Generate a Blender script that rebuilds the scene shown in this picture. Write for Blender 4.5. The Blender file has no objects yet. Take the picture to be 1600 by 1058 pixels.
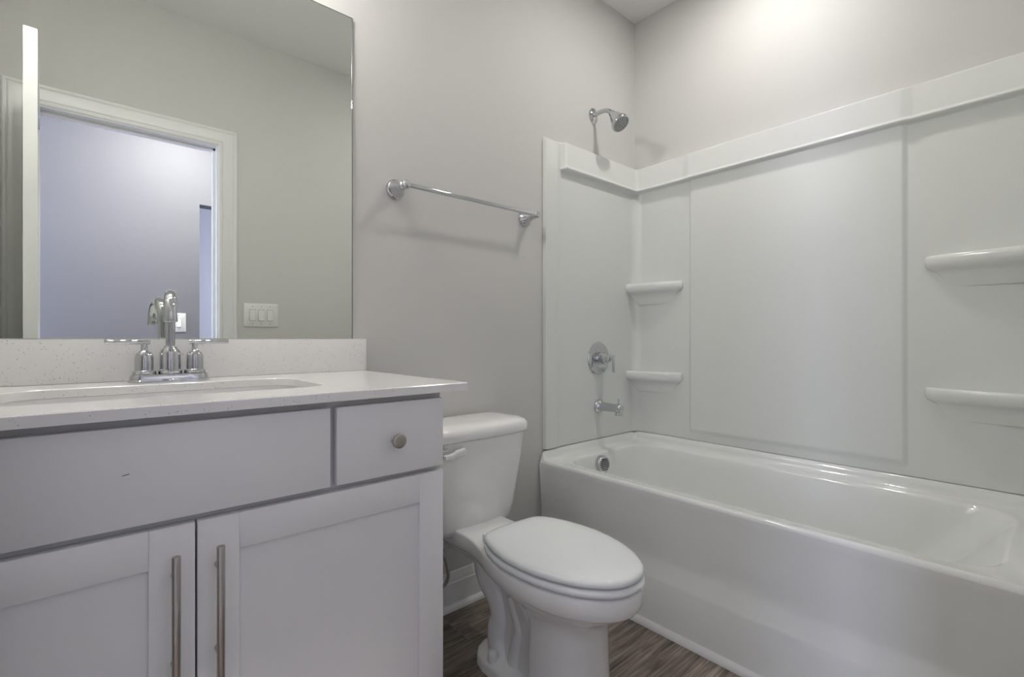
import bpy, bmesh, math, random
from mathutils import Vector, Matrix
S = bpy.context.scene
COL = S.collection
PI = math.pi

# ------------------------------------------------------------ camera, world, exposure
H = 1.016
YAW = math.atan2(.6594, .7518)
cd = bpy.data.cameras.new('camera'); cam = bpy.data.objects.new('camera', cd); COL.objects.link(cam)
cam.location = (0, 0, H); cam.rotation_euler = (PI/2, 0, -YAW)
cd.sensor_width = 36; cd.lens = 758/1600*36; cd.clip_start = .01; cd.shift_y = -.0003
S.camera = cam
w = bpy.data.worlds.new('world'); S.world = w; w.use_nodes = True
bg = w.node_tree.nodes['Background']; bg.inputs[0].default_value = (.62, .72, 1, 1); bg.inputs[1].default_value = .6
S.view_settings.view_transform = 'Standard'; S.view_settings.look = 'None'
S.view_settings.gamma = 1; S.view_settings.use_curve_mapping = False
S.view_settings.exposure = 0.40

def area(name, loc, rot, sx, sy, power, colr, shape='RECTANGLE', spread=PI):
    l = bpy.data.lights.new(name, 'AREA'); l.shape = shape; l.size = sx; l.size_y = sy
    l.energy = power; l.color = colr; l.spread = spread
    o = bpy.data.objects.new(name, l); COL.objects.link(o); o.location = loc; o.rotation_euler = rot
    return o
P_CAN, P_BULB, P_HALL, P_ROOM, P_HLAMP = 5.2, 4.9, 66, 40, 31
C_DAY = (.64, .69, 1.0)
area('hall_daylight_fill', (-2.06, -.64, 1.45), (0, -PI/2, 0), 1.2, .8, P_HALL, C_DAY)  # unseen bluish fill added at the hall end, shining in through the doorway
area('far_room_window_daylight', (2.26, -2.1, 1.5), (0, PI/2, 0), 1.3, 1.2, P_ROOM, C_DAY)

# ------------------------------------------------------------ materials
def mat(name, color, rough=.5, metal=0, spec=.5, coat=0, emis=None, estr=0, noise=0, nscale=8, bump=0, bscale=200):
    m = bpy.data.materials.new(name); m.use_nodes = True
    nt = m.node_tree; b = nt.nodes['Principled BSDF']
    b.inputs['Base Color'].default_value = (*color, 1); b.inputs['Roughness'].default_value = rough
    b.inputs['Metallic'].default_value = metal; b.inputs['Specular IOR Level'].default_value = spec
    b.inputs['Coat Weight'].default_value = coat
    if emis: b.inputs['Emission Color'].default_value = (*emis, 1); b.inputs['Emission Strength'].default_value = estr
    tc = nt.nodes.new('ShaderNodeTexCoord')
    if noise:
        n = nt.nodes.new('ShaderNodeTexNoise'); n.inputs['Scale'].default_value = nscale; n.inputs['Detail'].default_value = 4
        r = nt.nodes.new('ShaderNodeValToRGB')
        r.color_ramp.elements[0].color = (*[c*(1-noise) for c in color], 1)
        r.color_ramp.elements[1].color = (*[min(1, c*(1+noise)) for c in color], 1)
        nt.links.new(tc.outputs['Object'], n.inputs['Vector']); nt.links.new(n.outputs['Fac'], r.inputs[0])
        nt.links.new(r.outputs[0], b.inputs['Base Color'])
    if bump:
        n = nt.nodes.new('ShaderNodeTexNoise'); n.inputs['Scale'].default_value = bscale; n.inputs['Detail'].default_value = 3
        bp = nt.nodes.new('ShaderNodeBump'); bp.inputs['Strength'].default_value = bump; bp.inputs['Distance'].default_value = .001
        nt.links.new(tc.outputs['Object'], n.inputs['Vector']); nt.links.new(n.outputs['Fac'], bp.inputs['Height'])
        nt.links.new(bp.outputs[0], b.inputs['Normal'])
    return m

M = {}
M['wall'] = mat('greige_wall_paint', (.63, .625, .605), .62, noise=.02, nscale=2, bump=.10, bscale=260)
M['hallwall'] = mat('hall_wall_dimmed_paint', (.185, .185, .20), .62, noise=.02, nscale=2, bump=.10, bscale=260)  # dimness of the hall put into its colour, darker than the bathroom paint
M['ceil'] = mat('ceiling_paint', (.82, .815, .805), .8, bump=.15, bscale=180)
M['trim'] = mat('white_trim_paint', (.80, .80, .79), .32, bump=.03, bscale=120)
M['door'] = mat('white_door_paint', (.80, .80, .79), .36, bump=.04, bscale=120)
M['cab'] = mat('white_cabinet_lacquer', (.84, .84, .845), .42, noise=.01, nscale=3, bump=.02, bscale=300)
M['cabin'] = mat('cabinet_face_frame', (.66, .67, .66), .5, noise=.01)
M['porc'] = mat('porcelain', (.89, .89, .875), .05, coat=.3, noise=.008, nscale=3)
M['seat'] = mat('toilet_seat_plastic', (.86, .885, .89), .06, coat=.2, noise=.006, nscale=3)
M['panel'] = mat('white_wall_panel', (.755, .775, .75), .33, noise=.008, nscale=2)
M['acry'] = mat('white_acrylic', (.815, .83, .81), .09, coat=.25, noise=.008, nscale=2)
M['chrome'] = mat('polished_chrome', (.60, .61, .63), .05, 1, noise=.02, nscale=20)
M['nickel'] = mat('brushed_nickel', (.48, .455, .42), .32, 1, noise=.05, nscale=60)
M['hinge'] = mat('satin_hinge_metal', (.25, .25, .24), .4, 1, noise=.05, nscale=30)
M['mirror'] = mat('silvered_mirror', (.84, .87, .835), .0, 1, noise=.003, nscale=1)
M['medge'] = mat('mirror_edge', (.30, .34, .32), .15, .4, noise=.05)
M['plast'] = mat('white_plastic', (.82, .82, .80), .3, noise=.01)
M['dark'] = mat('dark_slot', (.03, .03, .03), .7, noise=.05)
M['hole'] = mat('nozzle_rubber', (.10, .10, .10), .6, noise=.05)
M['gray'] = mat('satin_gray_face', (.45, .46, .46), .35, .6, noise=.05, nscale=40)
M['braid'] = mat('braided_steel', (.6, .6, .6), .35, 1, noise=.35, nscale=900)
M['lamp'] = mat('lit_lamp_lens', (.9, .9, .88), .4, emis=(1, .96, .90), estr=6)
M['shade'] = mat('frosted_glass_shade', (.9, .9, .88), .3, emis=(1, .96, .90), estr=1.5)
M['gapshade'] = mat('joint_shadow_gap', (.30, .30, .29), .8, noise=.05)  # shade of the gap round the rockers, as a dark colour

def quartz():
    m = mat('speckled_quartz', (.74, .735, .72), .16, coat=.15)
    nt = m.node_tree; b = nt.nodes['Principled BSDF']; L = nt.links
    tc = nt.nodes.new('ShaderNodeTexCoord')
    base = (.88, .872, .862, 1); prev = None
    rgb = nt.nodes.new('ShaderNodeRGB'); rgb.outputs[0].default_value = base; prev = rgb.outputs[0]
    for sc, thr, colr in ((210, .17, (.30, .27, .24, 1)), (150, .13, (.42, .40, .38, 1)), (120, .16, (.86, .85, .84, 1))):
        v = nt.nodes.new('ShaderNodeTexVoronoi'); v.inputs['Scale'].default_value = sc
        L.new(tc.outputs['Object'], v.inputs['Vector'])
        lt = nt.nodes.new('ShaderNodeMath'); lt.operation = 'LESS_THAN'; lt.inputs[1].default_value = thr
        L.new(v.outputs['Distance'], lt.inputs[0])
        n = nt.nodes.new('ShaderNodeTexNoise'); n.inputs['Scale'].default_value = sc*.45
        L.new(tc.outputs['Object'], n.inputs['Vector'])
        gt = nt.nodes.new('ShaderNodeMath'); gt.operation = 'GREATER_THAN'; gt.inputs[1].default_value = .56
        L.new(n.outputs['Fac'], gt.inputs[0])
        mu = nt.nodes.new('ShaderNodeMath'); mu.operation = 'MULTIPLY'
        L.new(lt.outputs[0], mu.inputs[0]); L.new(gt.outputs[0], mu.inputs[1])
        mx = nt.nodes.new('ShaderNodeMix'); mx.data_type = 'RGBA'
        L.new(mu.outputs[0], mx.inputs['Factor']); L.new(prev, mx.inputs['A']); mx.inputs['B'].default_value = colr
        prev = mx.outputs['Result']
    L.new(prev, b.inputs['Base Color'])
    return m
M['quartz'] = quartz()

def planks():
    m = mat('wood_look_plank', (.2, .16, .13), .42)
    nt = m.node_tree; b = nt.nodes['Principled BSDF']; L = nt.links; N = nt.nodes.new
    tc = N('ShaderNodeTexCoord')
    mp = N('ShaderNodeMapping'); mp.inputs['Location'].default_value = (.35, -.086, 0)
    L.new(tc.outputs['Object'], mp.inputs['Vector'])
    br = N('ShaderNodeTexBrick'); br.inputs['Scale'].default_value = 1
    br.inputs['Brick Width'].default_value = 1.22; br.inputs['Row Height'].default_value = .1875
    br.inputs['Mortar Size'].default_value = .0009; br.inputs['Mortar Smooth'].default_value = .2
    br.inputs['Color1'].default_value = (.15, .15, .15, 1); br.inputs['Color2'].default_value = (.85, .85, .85, 1)
    br.inputs['Mortar'].default_value = (.5, .5, .5, 1); br.offset = .37
    L.new(mp.outputs[0], br.inputs['Vector'])
    # grain: stretched along the plank, shifted per plank
    sh = N('ShaderNodeVectorMath'); sh.operation = 'MULTIPLY_ADD'
    L.new(br.outputs['Color'], sh.inputs[0]); sh.inputs[1].default_value = (3, 3, 3); L.new(tc.outputs['Object'], sh.inputs[2])
    m2 = N('ShaderNodeMapping'); m2.inputs['Scale'].default_value = (2.2, 16, 1); L.new(sh.outputs[0], m2.inputs['Vector'])
    n1 = N('ShaderNodeTexNoise'); n1.inputs['Scale'].default_value = 2.2; n1.inputs['Detail'].default_value = 6; n1.inputs['Distortion'].default_value = .6
    L.new(m2.outputs[0], n1.inputs['Vector'])
    m3 = N('ShaderNodeMapping'); m3.inputs['Scale'].default_value = (3.2, 120, 1); L.new(sh.outputs[0], m3.inputs['Vector'])
    n2 = N('ShaderNodeTexNoise'); n2.inputs['Scale'].default_value = 2.0; n2.inputs['Detail'].default_value = 5; n2.inputs['Distortion'].default_value = .8
    L.new(m3.outputs[0], n2.inputs['Vector'])
    r1 = N('ShaderNodeValToRGB'); e = r1.color_ramp.elements
    e[0].position = .30; e[0].color = (.12, .092, .073, 1); e[1].position = .72; e[1].color = (.42, .345, .285, 1)
    L.new(n1.outputs['Fac'], r1.inputs[0])
    r2 = N('ShaderNodeValToRGB'); e = r2.color_ramp.elements
    e[0].position = .40; e[0].color = (.50, .50, .50, 1); e[1].position = .62; e[1].color = (1.15, 1.15, 1.15, 1)
    L.new(n2.outputs['Fac'], r2.inputs[0])
    mx = N('ShaderNodeMix'); mx.data_type = 'RGBA'; mx.blend_type = 'MULTIPLY'; mx.inputs['Factor'].default_value = 1
    L.new(r1.outputs[0], mx.inputs['A']); L.new(r2.outputs[0], mx.inputs['B'])
    pv = N('ShaderNodeMapRange'); pv.inputs['To Min'].default_value = .82; pv.inputs['To Max'].default_value = 1.15
    L.new(br.outputs['Color'], pv.inputs['Value'])
    m4 = N('ShaderNodeVectorMath'); m4.operation = 'SCALE'; L.new(mx.outputs['Result'], m4.inputs[0]); L.new(pv.outputs[0], m4.inputs['Scale'])
    mo = N('ShaderNodeMix'); mo.data_type = 'RGBA'; L.new(br.outputs['Fac'], mo.inputs['Factor'])
    L.new(m4.outputs[0], mo.inputs['A']); mo.inputs['B'].default_value = (.32, .29, .26, 1)
    L.new(mo.outputs['Result'], b.inputs['Base Color'])
    bp = N('ShaderNodeBump'); bp.inputs['Strength'].default_value = .25; bp.inputs['Distance'].default_value = .0015
    L.new(n2.outputs['Fac'], bp.inputs['Height']); L.new(bp.outputs[0], b.inputs['Normal'])
    return m
M['floor'] = planks()

# ------------------------------------------------------------ mesh helpers (all in world coordinates)
class MB:
    def __init__(s): s.v = []; s.f = []
    def add(s, vs, fs):
        k = len(s.v); s.v += [tuple(v) for v in vs]; s.f += [tuple(i+k for i in f) for f in fs]; return s
    def bm(s, b):
        b.verts.index_update(); s.add([v.co[:] for v in b.verts], [[v.index for v in f.verts] for f in b.faces]); b.free(); return s
    def box(s, x0, x1, y0, y1, z0, z1, bev=0, seg=2):
        b = bmesh.new(); bmesh.ops.create_cube(b, size=1)
        for v in b.verts: v.co = ((x0+x1)/2+v.co.x*(x1-x0), (y0+y1)/2+v.co.y*(y1-y0), (z0+z1)/2+v.co.z*(z1-z0))
        if bev: bmesh.ops.bevel(b, geom=b.edges[:], offset=bev, segments=seg, profile=.5, affect='EDGES')
        return s.bm(b)
    def loft(s, rings, close=True, cap0=False, cap1=False):
        n = len(rings[0]); vs = [p for r in rings for p in r]; fs = []
        for i in range(len(rings)-1):
            for j in range(n if close else n-1):
                a = i*n+j; c = i*n+(j+1) % n; fs.append((a, c, c+n, a+n))
        if cap0: fs.append(tuple(range(n))[::-1])
        if cap1: fs.append(tuple((len(rings)-1)*n+j for j in range(n)))
        return s.add(vs, fs)
    def lathe(s, prof, org, axis=(0, 0, 1), n=32, sx=1, sy=1):
        ax = Vector(axis).normalized(); q = ax.to_track_quat('Z', 'Y'); o = Vector(org); rings = []
        for r, h in prof:
            rings.append([o+q @ Vector((r*sx*math.cos(2*PI*k/n), r*sy*math.sin(2*PI*k/n), h)) for k in range(n)])
        return s.loft(rings, True, prof[0][0] > 1e-6, prof[-1][0] > 1e-6)
    def cyl(s, a, b, r, n=24, bev=0):
        a = Vector(a); d = Vector(b)-a; h = d.length
        p = [(r, 0), (r, h)] if not bev else [(r-bev, 0), (r-bev*.3, bev*.3), (r, bev), (r, h-bev), (r-bev*.3, h-bev*.3), (r-bev, h)]
        return s.lathe(p, a, d, n)
    def sph(s, c, r, n=20):
        return s.lathe([(max(r*math.sin(PI*k/12), 1e-7), -r*math.cos(PI*k/12)) for k in range(13)], c, (0, 0, 1), n)
    def tube(s, pts, rad, n=16, cap=True):
        P = [Vector(p) for p in pts]; R = rad if isinstance(rad, (list, tuple)) else [rad]*len(P)
        rings = []; up = None
        for i, p in enumerate(P):
            t = (P[min(i+1, len(P)-1)]-P[max(i-1, 0)]).normalized()
            if up is None: up = t.orthogonal().normalized()
            up = (up-t*up.dot(t)).normalized(); bi = t.cross(up)
            rings.append([p+(up*math.cos(2*PI*k/n)+bi*math.sin(2*PI*k/n))*R[i] for k in range(n)])
        return s.loft(rings, True, cap, cap)
    def prism(s, prof, fn, t0, t1):
        # closed profile of (a,b), extruded from t0 to t1, fn(a,b,t) -> point
        return s.loft([[fn(a, b, t0) for a, b in prof], [fn(a, b, t1) for a, b in prof]], True, True, True)
    def build(s, name, m, parent=None, sharp=38, smooth=True):
        me = bpy.data.meshes.new(name)
        if parent is None:
            o = Vector(((min(v[0] for v in s.v)+max(v[0] for v in s.v))/2, (min(v[1] for v in s.v)+max(v[1] for v in s.v))/2, min(v[2] for v in s.v)))
            base = o
        else:
            base = parent['_w'] if False else ORG[parent.name]; o = Vector((0, 0, 0))
        me.from_pydata([tuple(Vector(v)-base) for v in s.v], [], s.f)
        b = bmesh.new(); b.from_mesh(me); bmesh.ops.remove_doubles(b, verts=b.verts, dist=1e-6); bmesh.ops.recalc_face_normals(b, faces=b.faces); b.to_mesh(me); b.free()
        me.materials.append(m if not isinstance(m, str) else M[m])
        if smooth:
            me.polygons.foreach_set('use_smooth', [True]*len(me.polygons)); me.set_sharp_from_angle(angle=math.radians(sharp))
        ob = bpy.data.objects.new(name, me); COL.objects.link(ob)
        ob.location = o if parent is None else (0, 0, 0)
        if parent is not None: ob.parent = parent
        ORG[ob.name] = Vector(base)
        return ob
ORG = {}
def tag(o, label, cat, group=None):
    o['label'] = label; o['category'] = cat
    if group: o['group'] = group
    return o
def thing(name, loc, label, cat, group=None):
    o = bpy.data.objects.new(name, None); COL.objects.link(o); o.location = loc; o.empty_display_size = .05
    ORG[o.name] = Vector(loc); return tag(o, label, cat, group)
def struct(mb, name, m, parent=None, **k):
    o = mb.build(name, m, parent, **k)
    if parent is None: o['kind'] = 'structure'
    return o
def rr(x0, x1, y0, y1, r, z, n=6):
    out = []
    for cx, cy, a0 in ((x1-r, y1-r, 0), (x0+r, y1-r, PI/2), (x0+r, y0+r, PI), (x1-r, y0+r, 3*PI/2)):
        for k in range(n+1):
            a = a0+PI/2*k/n; out.append((cx+r*math.cos(a), cy+r*math.sin(a), z))
    return out
def bez(p, n=16):
    P = [Vector(q) for q in p]; out = []
    for i in range(n+1):
        t = i/n; Q = P[:]
        while len(Q) > 1: Q = [Q[k].lerp(Q[k+1], t) for k in range(len(Q)-1)]
        out.append(Q[0])
    return out
def lerptab(tab, x):
    if x <= tab[0][0]: return tab[0][1]
    for (a, va), (b, vb) in zip(tab, tab[1:]):
        if x <= b: return va+(vb-va)*(x-a)/(b-a)
    return tab[-1][1]
def sm(a, b, x):
    t = max(0, min(1, (x-a)/(b-a))); return t*t*(3-2*t)

# ------------------------------------------------------------ the setting
WA, WB, WO, WL, CZ = 1.53, 2.222, -.01, -.41, 2.709
DX0, DX1, DZ = -.185, .537, 2.066                       # door opening
HY = -1.15                                              # hall far wall
struct(MB().box(-2.2, 2.4, -3.3, WA+.1, -.06, 0), 'floor', 'floor', smooth=False)
struct(MB().box(-2.2, 2.4, -3.3, WA+.1, CZ, CZ+.06), 'ceiling', 'ceil', smooth=False)
struct(MB().box(WL-.1, WB+.1, WA, WA+.1, 0, CZ), 'wall_back', 'wall', smooth=False)
struct(MB().box(WB, WB+.1, WO-.12, WA, 0, CZ), 'wall_right', 'wall', smooth=False)
struct(MB().box(WL-.1, WL, WO-.12, WA, 0, CZ), 'wall_left', 'wall', smooth=False)
WE = .012                                                # end wall of the tub alcove, furred out
struct(MB().box(1.50, WB, WO, WE, 0, CZ).box(-2.1, DX0-.018, WO-.12, WO, 0, CZ).box(DX1+.018, 2.3, WO-.12, WO, 0, CZ).box(DX0-.018, DX1+.018, WO-.12, WO, DZ+.018, CZ), 'wall_front', 'wall', smooth=False)
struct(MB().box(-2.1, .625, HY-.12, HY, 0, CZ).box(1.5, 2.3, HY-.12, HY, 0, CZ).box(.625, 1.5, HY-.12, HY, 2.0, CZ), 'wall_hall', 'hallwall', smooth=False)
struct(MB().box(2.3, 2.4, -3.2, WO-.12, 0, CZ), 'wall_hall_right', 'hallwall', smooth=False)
struct(MB().box(-.6, 2.3, -3.3, -3.2, 0, CZ), 'wall_far', 'wall', smooth=False)
struct(MB().box(-.7, -.6, -3.2, HY-.12, 0, CZ), 'wall_far_left', 'wall', smooth=False)
# hall end wall with an added, unseen window for the daylight fill
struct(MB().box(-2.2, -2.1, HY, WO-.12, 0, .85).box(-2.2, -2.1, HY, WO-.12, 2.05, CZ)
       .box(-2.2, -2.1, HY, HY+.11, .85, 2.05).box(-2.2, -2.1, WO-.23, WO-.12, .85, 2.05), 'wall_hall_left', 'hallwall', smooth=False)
wf = struct(MB().box(-2.115, -2.085, HY+.10, HY+.15, .85, 2.05).box(-2.115, -2.085, WO-.27, WO-.22, .85, 2.05)
       .box(-2.115, -2.085, HY+.10, WO-.22, .84, .89).box(-2.115, -2.085, HY+.10, WO-.22, 2.01, 2.06).box(-2.11, -2.09, HY+.10, WO-.22, 1.44, 1.46), 'added_window_1', 'trim', smooth=False)  # frame of the added window, out of view

# door frame: jamb, stop and moulded casing on the bathroom side
j = MB()
j.box(DX1, DX1+.018, WO-.122, WO+.001, 0, DZ).box(DX0-.018, DX0, WO-.122, WO+.001, 0, DZ).box(DX0-.018, DX1+.018, WO-.122, WO+.001, DZ, DZ+.018)
j.box(DX1-.012, DX1, WO-.085, WO-.05, 0, DZ).box(DX0, DX0+.012, WO-.085, WO-.05, 0, DZ).box(DX0, DX1, WO-.085, WO-.05, DZ-.012, DZ)
struct(j, 'trim_1', 'trim', smooth=False)
CP = [(0, 0), (0, .007), (.004, .010), (.016, .010), (.020, .006), (.024, .009), (.050, .0125), (.056, .015), (.066, .0155), (.072, .0125), (.076, .0155), (.084, .0155), (.089, .012), (.089, 0)]
x0, x1, zt = DX0-.006, DX1+.006, DZ+.006
def casing(a, b):   # four corner stations of the frame, mitred
    return [(x0-a, WO+b, 0), (x0-a, WO+b, zt+a), (x1+a, WO+b, zt+a), (x1+a, WO+b, 0)]
st = [[casing(a, b)[k] for a, b in CP] for k in range(4)]
struct(MB().loft(st, True, True, True), 'trim_2', 'trim', sharp=20)
# the same casing, plain, on the hall side
struct(MB().box(DX0-.09, DX0-.004, WO-.135, WO-.1205, 0, DZ+.09).box(DX1+.004, DX1+.09, WO-.135, WO-.1205, 0, DZ+.09).box(DX0-.004, DX1+.004, WO-.135, WO-.1205, DZ+.006, DZ+.09), 'trim_3', 'trim', smooth=False)

# baseboards with their shoe moulding
BP = [(0, 0), (.014, 0), (.014, .095), (.011, .100), (.011, .112), (.007, .122), (.005, .132), (0, .134)]
SP = [(0, 0), (.016, 0), (.0155, .006), (.013, .012), (.008, .017), (0, .019)]
def baseb(name, fn, t0, t1):
    o = struct(MB().prism(BP, fn, t0, t1), name, 'trim', sharp=25)
    MB().prism([(a+.0142, b) for a, b in SP], fn, t0, t1).build('shoe_moulding', 'trim', o)
baseb('baseboard_back', lambda a, b, t: (t, WA-a, b), .66, 1.478)
baseb('baseboard_front', lambda a, b, t: (t, WO+a, b), DX1+.10, 1.478)
baseb('baseboard_hall', lambda a, b, t: (t, HY+a, b), -2.09, .60)
struct(MB().prism([(a*1.05, b*1.15) for a, b in SP], lambda a, b, t: (1.4935-a, t, b), WE+.005, WA-.034), 'trim_4', 'trim', sharp=25)

# open door leaf
dr = MB(); TH = .035
def leaf(u, d, z):      # u along leaf from hinge, d across the thickness from its right (hall) face
    hx, hy = -.158, -.004; ex, ey = -.124, .765
    L = math.hypot(ex-hx, ey-hy); ux, uy = (ex-hx)/L, (ey-hy)/L
    return (hx+ux*u-uy*d, hy+uy*u+ux*d, z)
LW = math.hypot(.034, .769)
def leafbox(mb, u0, u1, d0, d1, z0, z1):
    c = [(u0, d0), (u1, d0), (u1, d1), (u0, d1)]
    return mb.loft([[leaf(u, d, z0) for u, d in c], [leaf(u, d, z1) for u, d in c]], True, True, True)
leafbox(dr, 0, LW, .007, TH-.007, .012, 2.058)
for d0, d1 in ((0, .0072), (TH-.0072, TH)):
    for a in ((0, .12, .012, 2.058), (LW-.12, LW, .012, 2.058), (.12, LW-.12, .012, .24), (.12, LW-.12, .92, 1.06), (.12, LW-.12, 1.92, 2.058)):
        leafbox(dr, a[0], a[1], d0, d1, a[2], a[3])
do = struct(dr, 'door_1', 'door', smooth=False)
kn = MB()
a = Vector(leaf(LW-.065, TH, .93)); b = Vector(leaf(LW-.065, TH+.06, .93)); dn = (b-a).normalized()
kn.lathe([(.032, 0), (.032, .005), (.012, .012), (.012, .018), (.024, .024), (.027, .034), (.020, .043), (.0, .046)], a, dn)
a = Vector(leaf(LW-.065, 0, .93)); kn.lathe([(.032, 0), (.032, .005), (.012, .012), (.012, .018), (.024, .024), (.027, .034), (.020, .043), (.0, .046)], a, -dn)
kn.build('door_knob', 'nickel', do)
for z in (.22, 1.06, 1.83):
    MB().cyl((-.199, .004, z-.045), (-.199, .004, z+.045), .0065, 12).box(-.1985, -.192, -.012, .003, z-.044, z+.044).build('hinge', 'hinge', do)

# ------------------------------------------------------------ vanity
FY = .975                                               # face frame plane; fronts stand 20 mm proud
van = thing('vanity_cabinet', (.137, 1.25, 0), 'white shaker vanity cabinet with two doors and one drawer under the quartz countertop', 'cabinet')
b = MB().box(-.354, -.336, FY, 1.528, 0, .890).box(.610, .628, FY, 1.528, 0, .890).box(-.336, .610, FY+.02, 1.528, .10, .118).box(-.336, .610, 1.516, 1.528, .118, .890)
b.box(-.336, .610, FY+.07, FY+.085, 0, .10).box(-.336, -.30, FY, FY+.02, .10, .89).box(.58, .610, FY, FY+.02, .10, .89).box(-.30, .58, FY, FY+.02, .10, .13).box(-.30, .58, FY, FY+.02, .69, .745).box(-.30, .58, FY, FY+.02, .86, .89).box(.345, .40, FY, FY+.02, .745, .86).box(-.127, -.085, FY, FY+.02, .745, .86)
b.build('body', 'cabin', van, smooth=False)
MB().box(-.100, .362, .955, FY-.0005, .722, .878, .0016).build('false_front', 'cab', van)
ff = bpy.data.objects['false_front']
MB().box(-.354, -.112, .955, FY-.0005, .722, .878, .0016).build('false_front', 'cab', van)
MB().add([(.0410, .9546, .8035), (.0500, .9546, .8052), (.0500, .9546, .8064), (.0410, .9546, .8046)], [(0, 1, 2, 3)]).build('scratch_mark', 'dark', ff)
dw = MB().box(.3745, .6245, .955, FY-.0005, .722, .878, .0016).build('drawer', 'cab', van)
MB().lathe([(.009, 0), (.009, .001), (.0055, .003), (.0050, .012), (.0085, .016), (.0150, .0185), (.0158, .021), (.0155, .0245), (.0138, .0265), (.011, .0272), (0, .0274)], (.5, .955, .797), (0, -1, 0), 36).build('knob', 'nickel', dw)
def shaker(xa, xb, hx):
    za, zb, R = .115, .710, .0625
    m = MB().box(xa, xa+R, .955, FY-.0005, za, zb, .0012).box(xb-R, xb, .955, FY-.0005, za, zb, .0012)
    m.box(xa+R, xb-R, .9552, FY-.0005, zb-R, zb, .0008).box(xa+R, xb-R, .9552, FY-.0005, za, za+R, .0008)
    m.box(xa+R-.002, xb-R+.002, .9635, FY-.002, za+R-.002, zb-R+.002)
    d = m.build('door', 'cab', van)
    h = MB().cyl((hx, .925, .671), (hx, .925, .442), .0062, 24, .0012)
    for z in (.632, .489): h.cyl((hx, .925, z), (hx, .9552, z), .0045, 16)
    h.build('handle', 'nickel', d)
    return d
shaker(.1395, .6245, .168); shaker(-.351, .1362, .1065)

# countertop with cut-out, backsplash
ct = thing('countertop', (.14, 1.23, .891), 'pale speckled quartz countertop with rectangular sink cutout on the white vanity', 'countertop')
TZ, BZ = .911, .8925
CO = (-.125, .405, 1.072, 1.368)
def slab_ring(x0, x1, y0, y1, r, z): return rr(x0, x1, y0, y1, r, z, 8)
O_ = (WL+.002, .682, .937, 1.527)
rg = [slab_ring(O_[0], O_[1], O_[2], O_[3], .001, BZ), slab_ring(O_[0], O_[1], O_[2], O_[3], .001, TZ-.0016), slab_ring(O_[0]+.0016, O_[1]-.0016, O_[2]+.0016, O_[3]-.0016, .001, TZ),
      slab_ring(CO[0]-.0016, CO[1]+.0016, CO[2]-.0016, CO[3]+.0016, .0616, TZ), slab_ring(CO[0], CO[1], CO[2], CO[3], .06, TZ-.0016), slab_ring(CO[0], CO[1], CO[2], CO[3], .06, BZ), slab_ring(O_[0], O_[1], O_[2], O_[3], .001, BZ)]
MB().loft(rg).build('slab', 'quartz', ct, sharp=30)
MB().box(WL+.002, .689, 1.509, 1.5285, TZ+.0004, 1.0135, .0012).build('backsplash', 'quartz', ct)
sk = thing('sink_basin', (.14, 1.22, .77), 'white undermount rectangular sink basin below the countertop cutout', 'sink')
g = .004
sr = [rr(CO[0]-.03, CO[1]+.03, CO[2]-.03, CO[3]+.03, .06, BZ-.0008, 8), rr(CO[0]-g, CO[1]+g, CO[2]-g, CO[3]+g, .062, BZ-.0008, 8), rr(CO[0]-g+.002, CO[1]+g-.002, CO[2]-g+.002, CO[3]+g-.002, .062, BZ-.012, 8),
      rr(CO[0]+.012, CO[1]-.012, CO[2]+.012, CO[3]-.012, .07, .80, 8), rr(CO[0]+.03, CO[1]-.03, CO[2]+.03, CO[3]-.03, .07, .772, 8), rr(CO[0]+.07, CO[1]-.07, CO[2]+.06, CO[3]-.06, .06, .764, 8), rr(.11, .17, 1.19, 1.25, .029, .760, 8)]
MB().loft(sr, True, False, True).build('bowl', 'porc', sk)
MB().lathe([(.030, .7605), (.030, .763), (.022, .764), (.020, .762), (.018, .767), (.0, .768)], (.14, 1.22, 0)).build('drain', 'chrome', sk)

# faucet
FX, FYY = .155, 1.452
fc = thing('sink_faucet', (FX, FYY, TZ), 'chrome two-handle centerset faucet standing behind the sink', 'faucet')
def stad(hx, hy, z): return rr(FX-hx, FX+hx, FYY-hy, FYY+hy, min(hx, hy)-.0005, z, 10)
MB().loft([stad(.083, .029, TZ+.0003), stad(.083, .029, TZ+.004), stad(.0805, .0265, TZ+.006), stad(.079, .025, TZ+.015), stad(.077, .023, TZ+.0185), stad(.07, .018, TZ+.0195)], True, True, True).build('base_plate', 'chrome', fc)
Z0 = TZ+.0195
sp = MB().lathe([(.0245, 0), (.0245, .006), (.022, .0075), (.0215, .050), (.0195, .056), (.0145, .061), (.0140, .064), (.0128, .066)], (FX, FYY, Z0), (0, 0, 1), 36)
pts = [Vector((FX, FYY, Z0+.06)), Vector((FX, FYY, 1.055))]
R_ = .058
for k in range(0, 19):
    a = PI*k/18*.97
    pts.append(Vector((FX-.012*(1-math.cos(a))/2, FYY-R_*(1-math.cos(a)), 1.060+R_*math.sin(a))))
e = pts[-1]; pts.append(e+Vector((0, -.001, -.012)))
sp.tube(pts, [.0104+.0029*sm(1.05, 1.075, p.z) if i < 12 else .0133 for i, p in enumerate(pts)], 24)
spo = sp.build('spout', 'chrome', fc)
MB().cyl(e+Vector((0, -.001, -.0125)), e+Vector((0, -.001, -.001)), .0138, 24, .0015).build('aerator', 'chrome', spo)
for sx in (-1, 1):
    hx = FX+sx*.0512
    ho = MB().lathe([(.0235, 0), (.0235, .006), (.0205, .0075), (.0190, .009), (.0185, .041), (.0165, .048), (.0095, .055), (.0070, .058), (.0065, .074), (0, .075)], (hx, FYY, Z0), (0, 0, 1), 32).build('handle', 'chrome', fc)
    MB().cyl((hx-sx*.012, FYY, 1.0065), (hx+sx*.074, FYY-.004, 1.0075), .0056, 20, .001).build('lever', 'chrome', ho)

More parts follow.
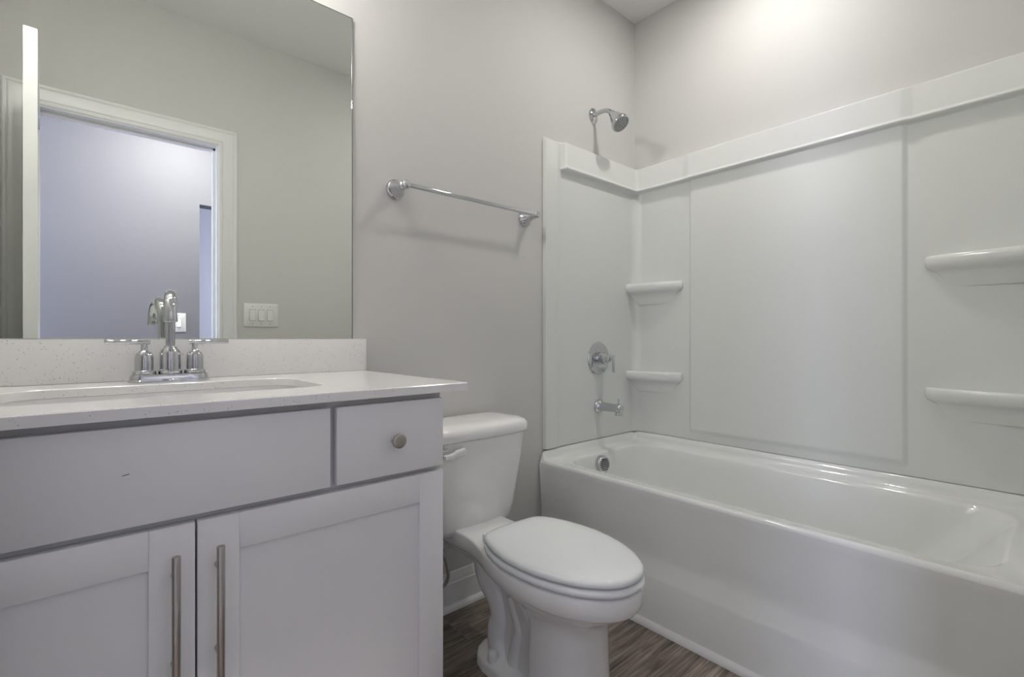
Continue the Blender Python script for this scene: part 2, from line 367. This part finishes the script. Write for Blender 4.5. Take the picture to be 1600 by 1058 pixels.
# mirror
mi = thing('wall_mirror', (.12, 1.527, 1.0145), 'large frameless wall mirror above the backsplash reflecting the open doorway', 'mirror')
MB().box(WL+.004, .647, 1.5245, 1.5295, 1.0145, 2.053, .0009).build('glass_pane', 'mirror', mi, sharp=20)
MB().box(.6472, .6495, 1.5240, 1.5297, 1.0145, 2.0535).box(WL+.004, .6495, 1.5240, 1.5297, 2.0532, 2.0545).build('polished_edge', 'medge', mi, smooth=False)

# vanity light above the mirror (out of the picture, it lights the room)
vl = thing('vanity_light', (.155, 1.5, 2.40), 'three-lamp chrome vanity light bar on the wall above the mirror', 'lamp')
MB().box(-.14, .45, 1.510, 1.5298, 2.37, 2.45, .006).build('back_plate', 'chrome', vl)
for x in (-.13, .11, .35):
    ar = MB().tube(bez([(x, 1.512, 2.41), (x, 1.40, 2.42), (x, 1.335, 2.46), (x, 1.325, 2.43)]), .007).build('arm', 'chrome', vl)
    sh = MB().lathe([(.02, .0), (.028, -.004), (.045, -.05), (.055, -.10), (.0535, -.10), (.043, -.05), (.026, -.006), (.0, -.004)], (x, 1.325, 2.438)).build('lamp_shade', 'shade', vl)
    l = bpy.data.lights.new('vanity_bulb', 'POINT'); l.energy = P_BULB; l.shadow_soft_size = .045; l.color = (1, .965, .925)
    o = bpy.data.objects.new('vanity_bulb', l); COL.objects.link(o); o.parent = vl; o.location = Vector((x, 1.325, 2.325))-ORG[vl.name]

# recessed ceiling light above the tub
rl = thing('recessed_light', (1.76, .81, CZ), 'round white recessed ceiling light above the bathtub', 'lamp')
MB().lathe([(.060, .0), (.060, -.004), (.075, -.008), (.092, -.006), (.095, -.0005)], (1.76, .81, CZ)).build('trim_ring', 'plast', rl)
MB().lathe([(.060, -.0005), (.060, -.003), (.0, -.003)], (1.76, .81, CZ)).build('lens', 'lamp', rl)
o = area('recessed_lamp', (0, 0, 0), (0, 0, 0), .11, .11, P_CAN, (1, .97, .93), 'DISK'); o.parent = rl; o.location = (0, 0, -.0095)

# round ceiling light in the hall outside the door
hl = thing('hall_ceiling_light', (.53, -.50, CZ), 'round white ceiling light in the hall outside the bathroom door', 'lamp')
MB().lathe([(.085, 0), (.085, -.018), (.080, -.022), (.074, -.022)], (.53, -.50, CZ)).build('rim', 'plast', hl)
MB().lathe([(.074, -.010), (.074, -.022), (.05, -.027), (0, -.029)], (.53, -.50, CZ)).build('lens', 'lamp', hl)
o = area('hall_lamp', (0, 0, 0), (0, 0, 0), .13, .13, P_HLAMP, (1, .965, .96), 'DISK'); o.parent = hl; o.location = (0, 0, -.032)

# ------------------------------------------------------------ switches
def switch_plate(xc, yw, zc, n, label, wid, hei, facing=1):
    t = thing('light_switch', (xc, yw, zc-hei/2), label, 'switch')
    m = MB()
    def pl(hx, hz, d): return [(p[0], yw+facing*d, p[1]) for p in [(q[0], q[1]) for q in rr(xc-hx, xc+hx, zc-hei/2-hz+hei/2, zc+hz, .004, 0, 4)]]
    m.loft([pl(wid/2, hei/2, .0002), pl(wid/2, hei/2, .004), pl(wid/2-.003, hei/2-.003, .0065)], True, True, True)
    m.build('cover_plate', 'plast', t)
    for k in range(n):
        x = xc+(k-(n-1)/2)*.046
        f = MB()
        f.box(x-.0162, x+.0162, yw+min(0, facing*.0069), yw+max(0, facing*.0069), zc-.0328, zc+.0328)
        f.build('rocker_gap_shade', 'gapshade', t)  # dark box painting in the shadow gap round the rocker
        r = MB()
        y1, y2 = yw+facing*.0066, yw+facing*.0125
        r.add([(x-.0148, y1, zc-.031), (x+.0148, y1, zc-.031), (x+.0148, y1, zc+.031), (x-.0148, y1, zc+.031),
               (x-.0148, y2, zc-.031), (x+.0148, y2, zc-.031), (x+.0148, y1+facing*.0025, zc+.031), (x-.0148, y1+facing*.0025, zc+.031)],
              [(0, 1, 2, 3), (4, 5, 6, 7), (0, 1, 5, 4), (3, 2, 6, 7), (0, 4, 7, 3), (1, 2, 6, 5)])
        r.build('rocker', 'plast', t)
        for dz in (-.050, .050):
            MB().cyl((x, yw+facing*.0064, zc+dz), (x, yw+facing*.0078, zc+dz), .0032, 12).build('screw', 'gray', t)
    return t
switch_plate(.757, WO, 1.148, 3, 'white triple rocker switch plate on the bathroom wall beside the door casing', .181, .133)
switch_plate(.497, HY, 1.128, 1, 'single white rocker switch plate on the blue-lit hall wall', .088, .133)

# ------------------------------------------------------------ towel bar
tb = thing('towel_bar', (1.1, 1.53, 1.5), 'chrome towel bar on the wall above the toilet', 'towel bar')
BY, BZZ = 1.452, 1.530
for x in (.803, 1.412):
    MB().lathe([(.034, .0004), (.035, .003), (.034, .006), (.030, .008), (.0285, .010), (.024, .022), (.0175, .036), (.0135, .048), (.0125, .054), (.0145, .057), (.0145, .062), (.011, .066), (.0105, .078)], (x, WA, BZZ), (0, -1, 0), 36).build('post', 'chrome', tb)
    MB().lathe([(.008, -.013), (.0135, -.008), (.0145, 0), (.0135, .008), (.008, .013), (0, .0145)], (x, BY, BZZ), (0, 0, 1), 28).build('finial', 'chrome', tb)
MB().cyl((.803, BY, BZZ), (1.412, BY, BZZ), .0078, 24).build('rail', 'chrome', tb)

# ------------------------------------------------------------ toilet
TX = 1.012
toi = thing('toilet', (TX, 1.1, 0), 'white two-piece toilet with closed lid between the vanity and bathtub', 'toilet')
RIM = [(.695, 0), (.698, .028), (.705, .047), (.72, .072), (.745, .098), (.78, .124), (.83, .147), (.88, .160), (.94, .167), (1.0, .165), (1.06, .156), (1.12, .140), (1.17, .122), (1.22, .108), (1.27, .102), (1.35, .104), (1.44, .108), (1.47, .104), (1.485, .085), (1.49, 0)]
COLM = [(.805, 0), (.807, .024), (.814, .045), (.827, .066), (.848, .086), (.88, .100), (.92, .105), (.958, .105), (.970, .100), (.978, .075), (1.01, .058), (1.08, .052), (1.14, .046), (1.18, .036), (1.195, .022), (1.20, 0)]
def outl(tab, z, NN=44, yf=None, sc=1.0, ins=0.0, tz=None):
    # closed outline: half-width table sampled evenly along its own arc, mirrored
    d = [0]
    for (a, wa), (b2, wb) in zip(tab, tab[1:]): d.append(d[-1]+math.hypot(b2-a, wb-wa))
    pr = []
    for k in range(NN+1):
        s = d[-1]*k/NN
        for i in range(len(d)-1):
            if s <= d[i+1]+1e-9:
                t = (s-d[i])/(d[i+1]-d[i]); pr.append((tab[i][0]+(tab[i+1][0]-tab[i][0])*t, tab[i][1]+(tab[i+1][1]-tab[i][1])*t)); break
    yc = .95
    out = []
    for y, wv in pr: out.append([y, wv])
    if ins:
        n = len(out); res = []
        for i, (y, wv) in enumerate(out):
            a = out[max(i-1, 0)]; c = out[min(i+1, n-1)]
            if i == 0: ty, tw = 0, 1
            elif i == n-1: ty, tw = 0, -1
            else: ty, tw = c[0]-a[0], c[1]-a[1]
            l = math.hypot(ty, tw) or 1
            res.append([y+tw/l*ins, max(0, wv-ty/l*ins)])
        out = res
    left = [(TX-wv, y, z) for y, wv in out]; right = [(TX+wv, y, z) for y, wv in out][::-1][1:-1]
    return left+right
def mixr(A, B, t, z): return [(a[0]+(b2[0]-a[0])*t, a[1]+(b2[1]-a[1])*t, z) for a, b2 in zip(A, B)]
rim = outl(RIM, 0); col = outl(COLM, 0)
rings = [outl(RIM, .3855, ins=.010), outl(RIM, .383, ins=.003), outl(RIM, .377, ins=0), outl(RIM, .350, ins=0.001), outl(RIM, .334, ins=.003), outl(RIM, .328, ins=.008), outl(RIM, .324, ins=.018)]
base_ = outl(RIM, 0, ins=.022)
for z, t in ((.316, .05), (.306, .20), (.296, .42), (.284, .66), (.268, .86), (.248, .97), (.22, 1.0)):
    rings.append(mixr(base_, col, t, z))
for z, gx in ((.15, 1.02), (.08, 1.06), (.03, 1.10), (.0, 1.12)):
    rings.append([(TX+(p[0]-TX)*gx, .95+(p[1]-.95)*(1+(gx-1)*.35), z) for p in col])
bo = MB().loft(rings, True, True, True)
# trapway standing out of both flanks, running down from the deck into the foot
def spline(P, n=6):
    P = [Vector((0, a, b)) for a, b in P]; out = []
    for i in range(len(P)-1):
        p0, p1, p2, p3 = P[max(i-1, 0)], P[i], P[i+1], P[min(i+2, len(P)-1)]
        for k in range(n):
            t = k/n; out.append(.5*((2*p1)+(p2-p0)*t+(2*p0-5*p1+4*p2-p3)*t*t+(3*p1-p0-3*p2+p3)*t**3))
    return out+[P[-1]]
trap = spline([(1.18, .345), (1.232, .325), (1.242, .285), (1.224, .24), (1.182, .195), (1.164, .15), (1.172, .11), (1.172, .07), (1.155, .02)])
tr_r = [.036, .044, .048, .047, .043, .043, .047, .048, .048]
ridge = spline([(1.16, .315), (1.08, .275), (1.03, .22), (.985, .175)], 5)
fold = spline([(1.11, .23), (1.085, .19), (1.065, .15), (1.075, .11), (1.085, .06), (1.08, .02)], 5)
for sx in (-1, 1):
    n = len(trap)-1
    bo.tube([(TX+sx*.024, p.y, p.z) for p in trap], [lerptab(list(enumerate(tr_r)), 8*k/n) for k in range(n+1)], 22)
    bo.tube([(TX+sx*.044, p.y, p.z) for p in ridge], .020, 16)
    bo.tube([(TX+sx*.036, p.y, p.z) for p in fold], [.020+.014*k/(len(fold)-1) for k in range(len(fold))], 16)
FOOT = [(.765, 0), (.768, .03), (.785, .07), (.83, .098), (.90, .108), (1.0, .104), (1.10, .106), (1.17, .106), (1.215, .094), (1.243, .070), (1.258, .036), (1.262, 0)]
bo.loft([outl(FOOT, 0), outl(FOOT, .022, ins=.001), outl(FOOT, .030, ins=.004), outl(FOOT, .034, ins=.012), outl(FOOT, .042, ins=.035)], True, True, True)
bowl = bo.build('bowl', 'porc', toi, sharp=45)
for sx in (-1, 1):
    MB().lathe([(.0175, 0), (.0175, .004), (.0155, .026), (.012, .033), (.006, .0365), (0, .037)], (TX+sx*.081, 1.150, .031), (0, 0, 1), 24).build('bolt_cap', 'plast', bowl)
# seat ring and lid
SEAT = [(.690, 0), (.692, .026), (.699, .048), (.712, .070), (.737, .097), (.775, .125), (.825, .148), (.88, .163), (.94, .1705), (1.0, .169), (1.05, .161), (1.10, .146), (1.135, .128), (1.152, .112), (1.160, .09), (1.164, .06), (1.166, 0)]
MB().loft([outl(SEAT, .3875, ins=.030), outl(SEAT, .3875, ins=.009), outl(SEAT, .391, ins=.002), outl(SEAT, .398, ins=0), outl(SEAT, .404, ins=.002), outl(SEAT, .4085, ins=.009), outl(SEAT, .4085, ins=.03)], True, True, True).build('seat', 'seat', toi, sharp=50)
LIDT = [(y+.0035*(1 if y < .9 else .2), w_*.985) for y, w_ in SEAT]
MB().loft([outl(LIDT, .411, ins=.03), outl(LIDT, .411, ins=.007), outl(LIDT, .4145, ins=.0015), outl(LIDT, .420, ins=0), outl(LIDT, .4255, ins=.002), outl(LIDT, .4295, ins=.007), outl(LIDT, .4325, ins=.016), outl(LIDT, .4345, ins=.032), outl(LIDT, .4358, ins=.06)], True, True, True).build('lid', 'seat', toi, sharp=50)
for sx in (-1, 1):
    MB().box(TX+sx*.075-.022, TX+sx*.075+.022, 1.150, 1.185, .386, .414, .006, 3).build('hinge_cap', 'seat', toi)
# tank: tapered, with a bowed front
def tank_ring(hw, yf, yb, z, r=.05, bow=.018):
    out = []
    for p in rr(TX-hw, TX+hw, yf, yb, r, z, 8): out.append(p)
    dense = []
    n = len(out)
    for i in range(n):
        a = out[i]; c = out[(i+1) % n]
        k = 12 if i % 9 == 8 else 1
        for q in range(k):
            t = q/k; x = a[0]+(c[0]-a[0])*t; y = a[1]+(c[1]-a[1])*t
            fr = max(0, min(1, (yb-y)/(yb-yf)))
            y -= bow*fr*(1-min(1, abs(x-TX)/hw)**2)
            dense.append((x, y, z))
    return dense
tk = [(.10, 1.375, 1.49, .352, .04), (.150, 1.352, 1.503, .354, .05), (.171, 1.337, 1.507, .364, .056), (.180, 1.331, 1.508, .385, .056), (.190, 1.325, 1.508, .44, .055), (.203, 1.318, 1.508, .54, .052), (.216, 1.312, 1.508, .64, .05), (.221, 1.310, 1.508, .676, .05)]
tank = MB().loft([tank_ring(h, yf, yb, z, r) for h, yf, yb, z, r in tk], True, True, True).build('tank', 'porc', toi, sharp=50)
ld = [(.217, 1.314, 1.508, .6775, .05), (.229, 1.303, 1.511, .6785, .055), (.233, 1.299, 1.513, .684, .058), (.234, 1.298, 1.513, .700, .058), (.231, 1.301, 1.513, .712, .058), (.223, 1.309, 1.509, .7205, .055), (.205, 1.326, 1.500, .726, .05), (.16, 1.36, 1.48, .7285, .04)]
MB().loft([tank_ring(h, yf, yb, z, r) for h, yf, yb, z, r in ld], True, True, True).build('tank_lid', 'porc', toi, sharp=50)
lv = MB().lathe([(.019, 0), (.019, .004), (.014, .008), (.012, .016), (.0, .018)], (.853, 1.3115, .667), (0, -1, 0), 24).build('flush_button_collar', 'chrome', toi)
hd = [(.846, .6375, .006), (.850, .6375, .009), (.868, .639, .0095), (.882, .6425, .0105), (.890, .645, .0125), (.918, .647, .0135), (.9215, .647, .012), (.9225, .647, .007)]
MB().loft([[(x, 1.284+.0075*math.copysign(abs(math.cos(2*PI*k/20))**.6, math.cos(2*PI*k/20)), z+h*math.copysign(abs(math.sin(2*PI*k/20))**.6, math.sin(2*PI*k/20))) for k in range(20)] for x, z, h in hd], True, True, True).cyl((.857, 1.318, .639), (.857, 1.286, .639), .0075, 18).build('flush_lever', 'plast', toi, sharp=40)

# water supply behind the toilet
ws = thing('water_supply', (.9, 1.5, .12), 'braided steel water supply hose with stop valve behind the toilet', 'hose')
pth = bez([(.925, 1.425, .335), (.927, 1.425, .27), (.935, 1.42, .22), (.990, 1.415, .18), (.955, 1.43, .12), (.905, 1.455, .125), (.885, 1.465, .15)], 26)
MB().tube(pth, .0062, 14).build('hose', 'braid', ws)
MB().lathe([(.013, -.028), (.0145, -.024), (.0145, 0), (.017, .002), (.017, .012), (.012, .016)], (.925, 1.425, .337), (0, 0, 1), 12).build('coupling_nut', 'plast', ws)
MB().lathe([(.0095, -.034), (.0105, -.03), (.0105, .0), (.008, .004)], (.928, 1.4245, .285), (0, .1, 1), 12).build('crimp_sleeve', 'chrome', ws)
MB().cyl((.885, 1.529, .165), (.885, 1.45, .165), .009, 18).cyl((.885, 1.465, .145), (.885, 1.465, .18), .011, 18).lathe([(.028, 0), (.028, .003), (.010, .008)], (.885, 1.5295, .165), (0, -1, 0)).build('stop_valve', 'chrome', ws)
MB().lathe([(.006, 0), (.016, .004), (.018, .012), (.010, .016)], (.885, 1.45, .165), (0, -1, 0), 20, 1.3, .7).build('valve_handle', 'chrome', ws)

# ------------------------------------------------------------ bathtub
tub = thing('bathtub', (1.86, .76, 0), 'white alcove bathtub with stepped apron along the right wall', 'bathtub')
RZ = .479
def tring(x0, x1, y0, y1, r, z, zw=None, n=10):
    pts = []
    base = rr(x0, x1, y0, y1, r, z, n); m_ = len(base)
    for i in range(m_):
        a = base[i]; c = base[(i+1) % m_]; k = 16 if i % (n+1) == n else 1
        for q in range(k):
            t = q/k; pts.append((a[0]+(c[0]-a[0])*t, a[1]+(c[1]-a[1])*t, z))
    if zw is not None:
        pts = [(p[0], p[1], z+(zw-z)*sm(1.5005, 1.513, p[0])) for p in pts]
    return pts
TY0, TY1 = WE+.004, WA-.004
IN = (1.564, 2.152, .092, 1.447)
tr = [tring(1.4985, 2.214, TY0, TY1, .003, RZ-.0105, .5225),
      tring(1.4992, 2.207, TY0+.007, TY1-.007, .010, RZ-.0055, .5225),
      tring(1.5012, 2.199, TY0+.012, TY1-.013, .014, RZ-.0022, .518),
      tring(1.5045, 2.196, TY0+.016, TY1-.016, .018, RZ-.0005, .500),
      tring(1.5085, 2.192, TY0+.020, TY1-.020, .024, RZ, .486),
      tring(1.513, 2.184, TY0+.028, TY1-.028, .045, RZ, RZ+.001),
      tring(IN[0]-.008, IN[1]+.008, IN[2]-.008, IN[3]+.008, .12, RZ),
      tring(IN[0], IN[1], IN[2], IN[3], .115, RZ-.003),
      tring(IN[0]+.006, IN[1]-.006, IN[2]+.012, IN[3]-.004, .112, RZ-.014),
      tring(IN[0]+.014, IN[1]-.012, IN[2]+.04, IN[3]-.010, .11, .43),
      tring(IN[0]+.028, IN[1]-.026, IN[2]+.13, IN[3]-.024, .11, .32),
      tring(IN[0]+.045, IN[1]-.045, IN[2]+.23, IN[3]-.045, .11, .20),
      tring(IN[0]+.070, IN[1]-.070, IN[2]+.30, IN[3]-.075, .10, .145),
      tring(IN[0]+.12, IN[1]-.12, IN[2]+.38, IN[3]-.14, .08, .13),
      tring(IN[0]+.2, IN[1]-.2, IN[2]+.55, IN[3]-.3, .06, .127)]
MB().loft(tr, True, False, True).build('basin', 'acry', tub, sharp=60)
AP = [(1.4985, RZ-.0100), (1.4985, RZ-.022), (1.4995, RZ-.032), (1.5015, RZ-.044), (1.5025, RZ-.06), (1.5065, .36), (1.5125, .275), (1.5135, .248), (1.511, .230), (1.4975, .178), (1.4940, .168), (1.4940, .002), (1.53, .002), (1.53, RZ-.0115), (1.50, RZ-.0115)]
MB().prism(AP, lambda a, b2, t: (a, t, b2), WE+.002, WA-.003).build('apron', 'acry', tub, sharp=40)
oc = MB().lathe([(.041, -.004), (.041, .016), (.038, .022), (.033, .0245), (.030, .0235), (.0, .0235)], (1.815, 1.437, .425), (0, -1, .10), 36).build('overflow_cover', 'chrome', tub)
sl = MB()
for k in range(-3, 4):
    hw = math.sqrt(max(0, .029**2-(k*.0078)**2)); yy = 1.4128+.10*k*.0078
    sl.box(1.815-hw, 1.815+hw, yy-.0014, yy+.0030, .4275+k*.0078-.0017, .4275+k*.0078+.0017)
sl.build('overflow_slots', 'dark', oc, smooth=False)
MB().lathe([(.035, 0), (.035, .004), (.022, .005), (.0, .012)], (1.858, 1.22, .127)).build('drain', 'chrome', tub)

# ------------------------------------------------------------ tub surround: moulded wall panels
su = thing('tub_surround', (2.0, .76, .524), 'glossy white moulded tub surround on three walls above the bathtub', 'shower surround')
RC = .06; XS = 1.523
LA = WB-RC-XS; ARC = RC*PI/2; LB = (WA-RC)-(WE+RC); LT = 2*LA+2*ARC+LB
def path(s):
    if s <= LA: return Vector((XS+s, WA)), Vector((0, -1))
    s -= LA
    if s <= ARC:
        a = PI/2-s/RC; n = Vector((math.cos(a), math.sin(a))); return Vector((WB-RC, WA-RC))+n*RC, -n
    s -= ARC
    if s <= LB: return Vector((WB, WA-RC-s)), Vector((-1, 0))
    s -= LB
    if s <= ARC:
        a = -s/RC; n = Vector((math.cos(a), math.sin(a))); return Vector((WB-RC, WE+RC))+n*RC, -n
    s -= ARC
    return Vector((WB-RC-s, WE)), Vector((0, 1))
def sB(y): return LA+ARC+(WA-RC-y)
def bump(a0, a1, b0, b1, x): return sm(a0, a1, x)*(1-sm(b0, b1, x))
def mount(s, z):    # front-edge column factor and centre panel factor
    se = min(s, LT-s)
    colm = 1-sm(.074, .088, se)
    cen = bump(sB(1.2)-.006, sB(1.2)+.006, sB(.378)-.010, sB(.378)+.010, s)
    cb = bump(sB(1.2)-.03, sB(1.2)+.01, sB(.378)-.010, sB(.378)+.03, s)
    band = bump(.082, .113, LT-.113, LT-.082, s)
    return colm, cen, band, cb
ZT, ZB = 1.897, 1.783
def depth(s, z):
    colm, cen, band, cb = mount(s, z)
    low = .0155+.005*colm
    pan = cen*sm(.553, .579, z)*.010
    d = low+pan
    b_in = band*(.041+.007*cb+.005*math.exp(-((z-ZB-.006)/.006)**2))
    d = max(d, low+(b_in-low)*sm(ZB-.006, ZB+.003, z)) if band > 0 else d
    top = sm(ZT+.004, ZT+.017, z)
    d *= (1-top)
    edge = 1 if .0005 < s < LT-.0005 else 0
    return max(d*edge, .0004)
sv = [0, .001, .004, .02, .05]+[.070+.003*k for k in range(16)]+[.13, .16, .2, .25]
sv += [LA*(.45+.55*k/8) for k in range(9)]+[LA+ARC*k/14 for k in range(1, 15)]
B0 = LA+ARC
for a, b2 in ((B0, sB(1.2)-.008), (sB(1.2)+.008, sB(.378)-.012)):
    sv += [a+(b2-a)*k/14 for k in range(15)]
sv += [sB(1.2)-.03+k*.004 for k in range(6)]+[sB(.378)+.014+k*.004 for k in range(5)]
sv += [sB(1.2)+k*.002 for k in range(-4, 5)]+[sB(.378)+k*.0025 for k in range(-5, 6)]
a, b2 = sB(.378)+.013, B0+LB; sv += [a+(b2-a)*k/8 for k in range(9)]
half = [LT-s for s in sv if s < LA+ARC+.0001]; sv = sorted(set(round(s, 5) for s in sv+half))
zv = [.5245, .53, .54, .547]+[.55+.004*k for k in range(9)]+[.60, .65, .75, .9, 1.05, 1.2, 1.35, 1.5, 1.65, 1.75, 1.77]+[ZB-.008+.0015*k for k in range(18)]+[1.81, 1.84, 1.87, 1.885, ZT-.004, ZT, ZT+.003]+[ZT+.0045+.0016*k for k in range(9)]
zv = sorted(zv)
def panel(name, s0, s1):
    ss = [s for s in sv if s0-1e-6 <= s <= s1+1e-6]
    def sheet(zs):
        rows = []
        for z in zs:
            row = []
            for s in ss:
                p, n = path(s); q = p+n*depth(s, z); row.append((q.x, q.y, z))
            rows.append(row)
        return MB().loft(rows, False)
    zc = max(z for z in zv if z < ZB-.0065)
    o = sheet([z for z in zv if z <= zc]).build(name, 'panel', su, sharp=70)
    sheet([z for z in zv if z >= zc]).build('top_ledge', 'acry', o, sharp=70)
    return o
cA = min(sv, key=lambda s: abs(s-(LA+ARC))); cB = min(sv, key=lambda s: abs(s-(LT-LA-ARC)))
panel('end_panel', 0, cA); panel('back_panel', cA, cB); panel('end_panel', cB, LT)
# corner shelves: rounded lip with a tapering bracket underneath
def shelf(flip, zt):
    def P(u, v, z):     # u from the long wall, v from the end wall
        x = WB-.012-u; y = (WA-.012-v) if not flip else (WE+.012+v); return (x, y, z)
    def outl2(g, zz, r=.03):
        # plan outline: back corner, along end wall, front edge, along long wall; g = shrink of the front edge
        BL = .298 if flip else .278
        A_ = Vector((.088-g*1.0, 0)); B_ = Vector((0, BL-g*.75))
        A2 = Vector((.090-g*1.0, .012))
        fr = [A_]+[q for q in bez([(*A_, 0), (*(A2+Vector((.006, .01))), 0), (*(Vector((.082-g*.85, .06))), 0), (.075-g*.80, .12, 0), (.06-g*.70, BL-.088-g*.5, 0), (.048-g*.58, BL-.016-g*.7, 0), (.026-g*.32, BL+.014-g*.75, 0), (*B_, 0)], 22)][1:]
        pts = [Vector((q[0], q[1])) for q in fr]
        pts += [Vector((0, B_.y*(1-k/6))) for k in range(1, 7)]+[Vector((A_.x*k/4, 0)) for k in range(1, 4)]
        return [P(p.x, p.y, zz) for p in pts]
    m = MB()
    lev = [(.034, -.008), (.024, -.008), (.017, -.005), (.012, -.001), (.007, 0), (.003, -.003), (.0005, -.009), (0, -.016), (.0005, -.024), (.003, -.032), (.007, -.038), (.013, -.043), (.026, -.049), (.042, -.056), (.054, -.066), (.063, -.079), (.071, -.093), (.078, -.105), (.082, -.109)]
    m.loft([outl2(g_, zt+dz) for g_, dz in lev], True, True, True)
    return m.build('corner_shelf', 'acry', su, sharp=60)
for fl in (False, True):
    for z in (1.298, .846): shelf(fl, z)

# ------------------------------------------------------------ shower fittings
SX = 1.872
sh = thing('wall_shower', (SX, WA, 2.08), 'chrome shower head on a bent arm above the tub surround', 'shower')
MB().lathe([(.031, .0004), (.031, .003), (.027, .008), (.016, .012), (.010, .014)], (SX, WA, 2.107), (0, -1, 0), 36, 1, 1.25).build('wall_flange', 'chrome', sh)
MB().tube(bez([(SX, 1.528, 2.108), (SX, 1.49, 2.112), (SX, 1.45, 2.122), (SX, 1.425, 2.095), (SX, 1.412, 2.075)], 18), .0105, 18).build('arm', 'chrome', sh)
ax = Vector((0, -.62, -.78)).normalized(); c0 = Vector((SX, 1.420, 2.086))
hd = MB().lathe([(.013, 0), (.0165, .004), (.0175, .016), (.020, .022), (.0255, .034), (.0315, .050), (.0375, .066), (.0425, .076), (.0445, .082), (.0450, .087), (.0435, .0905), (.040, .0905), (.0, .0898)], c0, ax, 40).build('head', 'chrome', sh)
MB().lathe([(.0395, .0902), (.0385, .0925), (.0, .0930)], c0, ax, 40).build('spray_face', 'gray', hd)
nz = MB(); q = ax.to_track_quat('Z', 'Y')
for r, n in ((.009, 6), (.018, 11), (.027, 17), (.0345, 22)):
    for k in range(n):
        a = 2*PI*k/n+r*40; p = c0+q @ Vector((r*math.cos(a), r*math.sin(a), .0918)); nz.cyl(p, p+ax*.0030, .0019, 8)
nz.build('nozzles', 'hole', hd)

VY = WA-.0155
sv_ = thing('shower_valve', (SX, VY, .94), 'round chrome shower valve plate with lever handle on the surround wall', 'valve')
VX, VZ = 1.892, .918
MB().lathe([(.079, .0004), (.080, .003), (.077, .007), (.058, .011), (.050, .0115), (.048, .0135), (.040, .014)], (VX, VY, VZ), (0, -1, 0), 48).build('escutcheon', 'chrome', sv_)
MB().lathe([(.031, .013), (.031, .026), (.026, .028), (.026, .034), (.029, .036), (.029, .050), (.024, .054), (.019, .056), (.018, .070), (.012, .074), (.0065, .076), (.0065, .094), (0, .095)], (VX, VY, VZ), (0, -1, 0), 36).build('hub', 'chrome', sv_)
MB().cyl((VX, VY-.093, VZ+.016), (VX, VY-.093, VZ-.066), .0062, 20, .001).build('lever', 'chrome', sv_)

ts = thing('tub_spout', (SX, VY, .67), 'chrome tub spout with diverter pin below the shower valve', 'spout')
m = MB().lathe([(.033, .0004), (.034, .004), (.033, .010), (.027, .018), (.0235, .022), (.0220, .024)], (VX, VY, .683), (0, -1, 0), 36)
m.lathe([(.022, .022), (.0205, .060), (.0200, .105), (.0215, .108), (.0225, .112), (.0225, .130), (.020, .139), (.014, .145), (0, .147)], (VX, VY, .683), (0, -1, 0), 36)
m.build('body', 'chrome', ts)
MB().lathe([(.019, .0), (.0185, -.030), (.0165, -.034), (.0155, -.030), (.0, -.026)], (VX, VY-.124, .683), (0, 0, 1), 28).build('outlet', 'chrome', ts)
MB().cyl((VX, VY-.122, .70), (VX, VY-.122, .729), .0042, 14, .001).build('diverter_pin', 'chrome', ts)
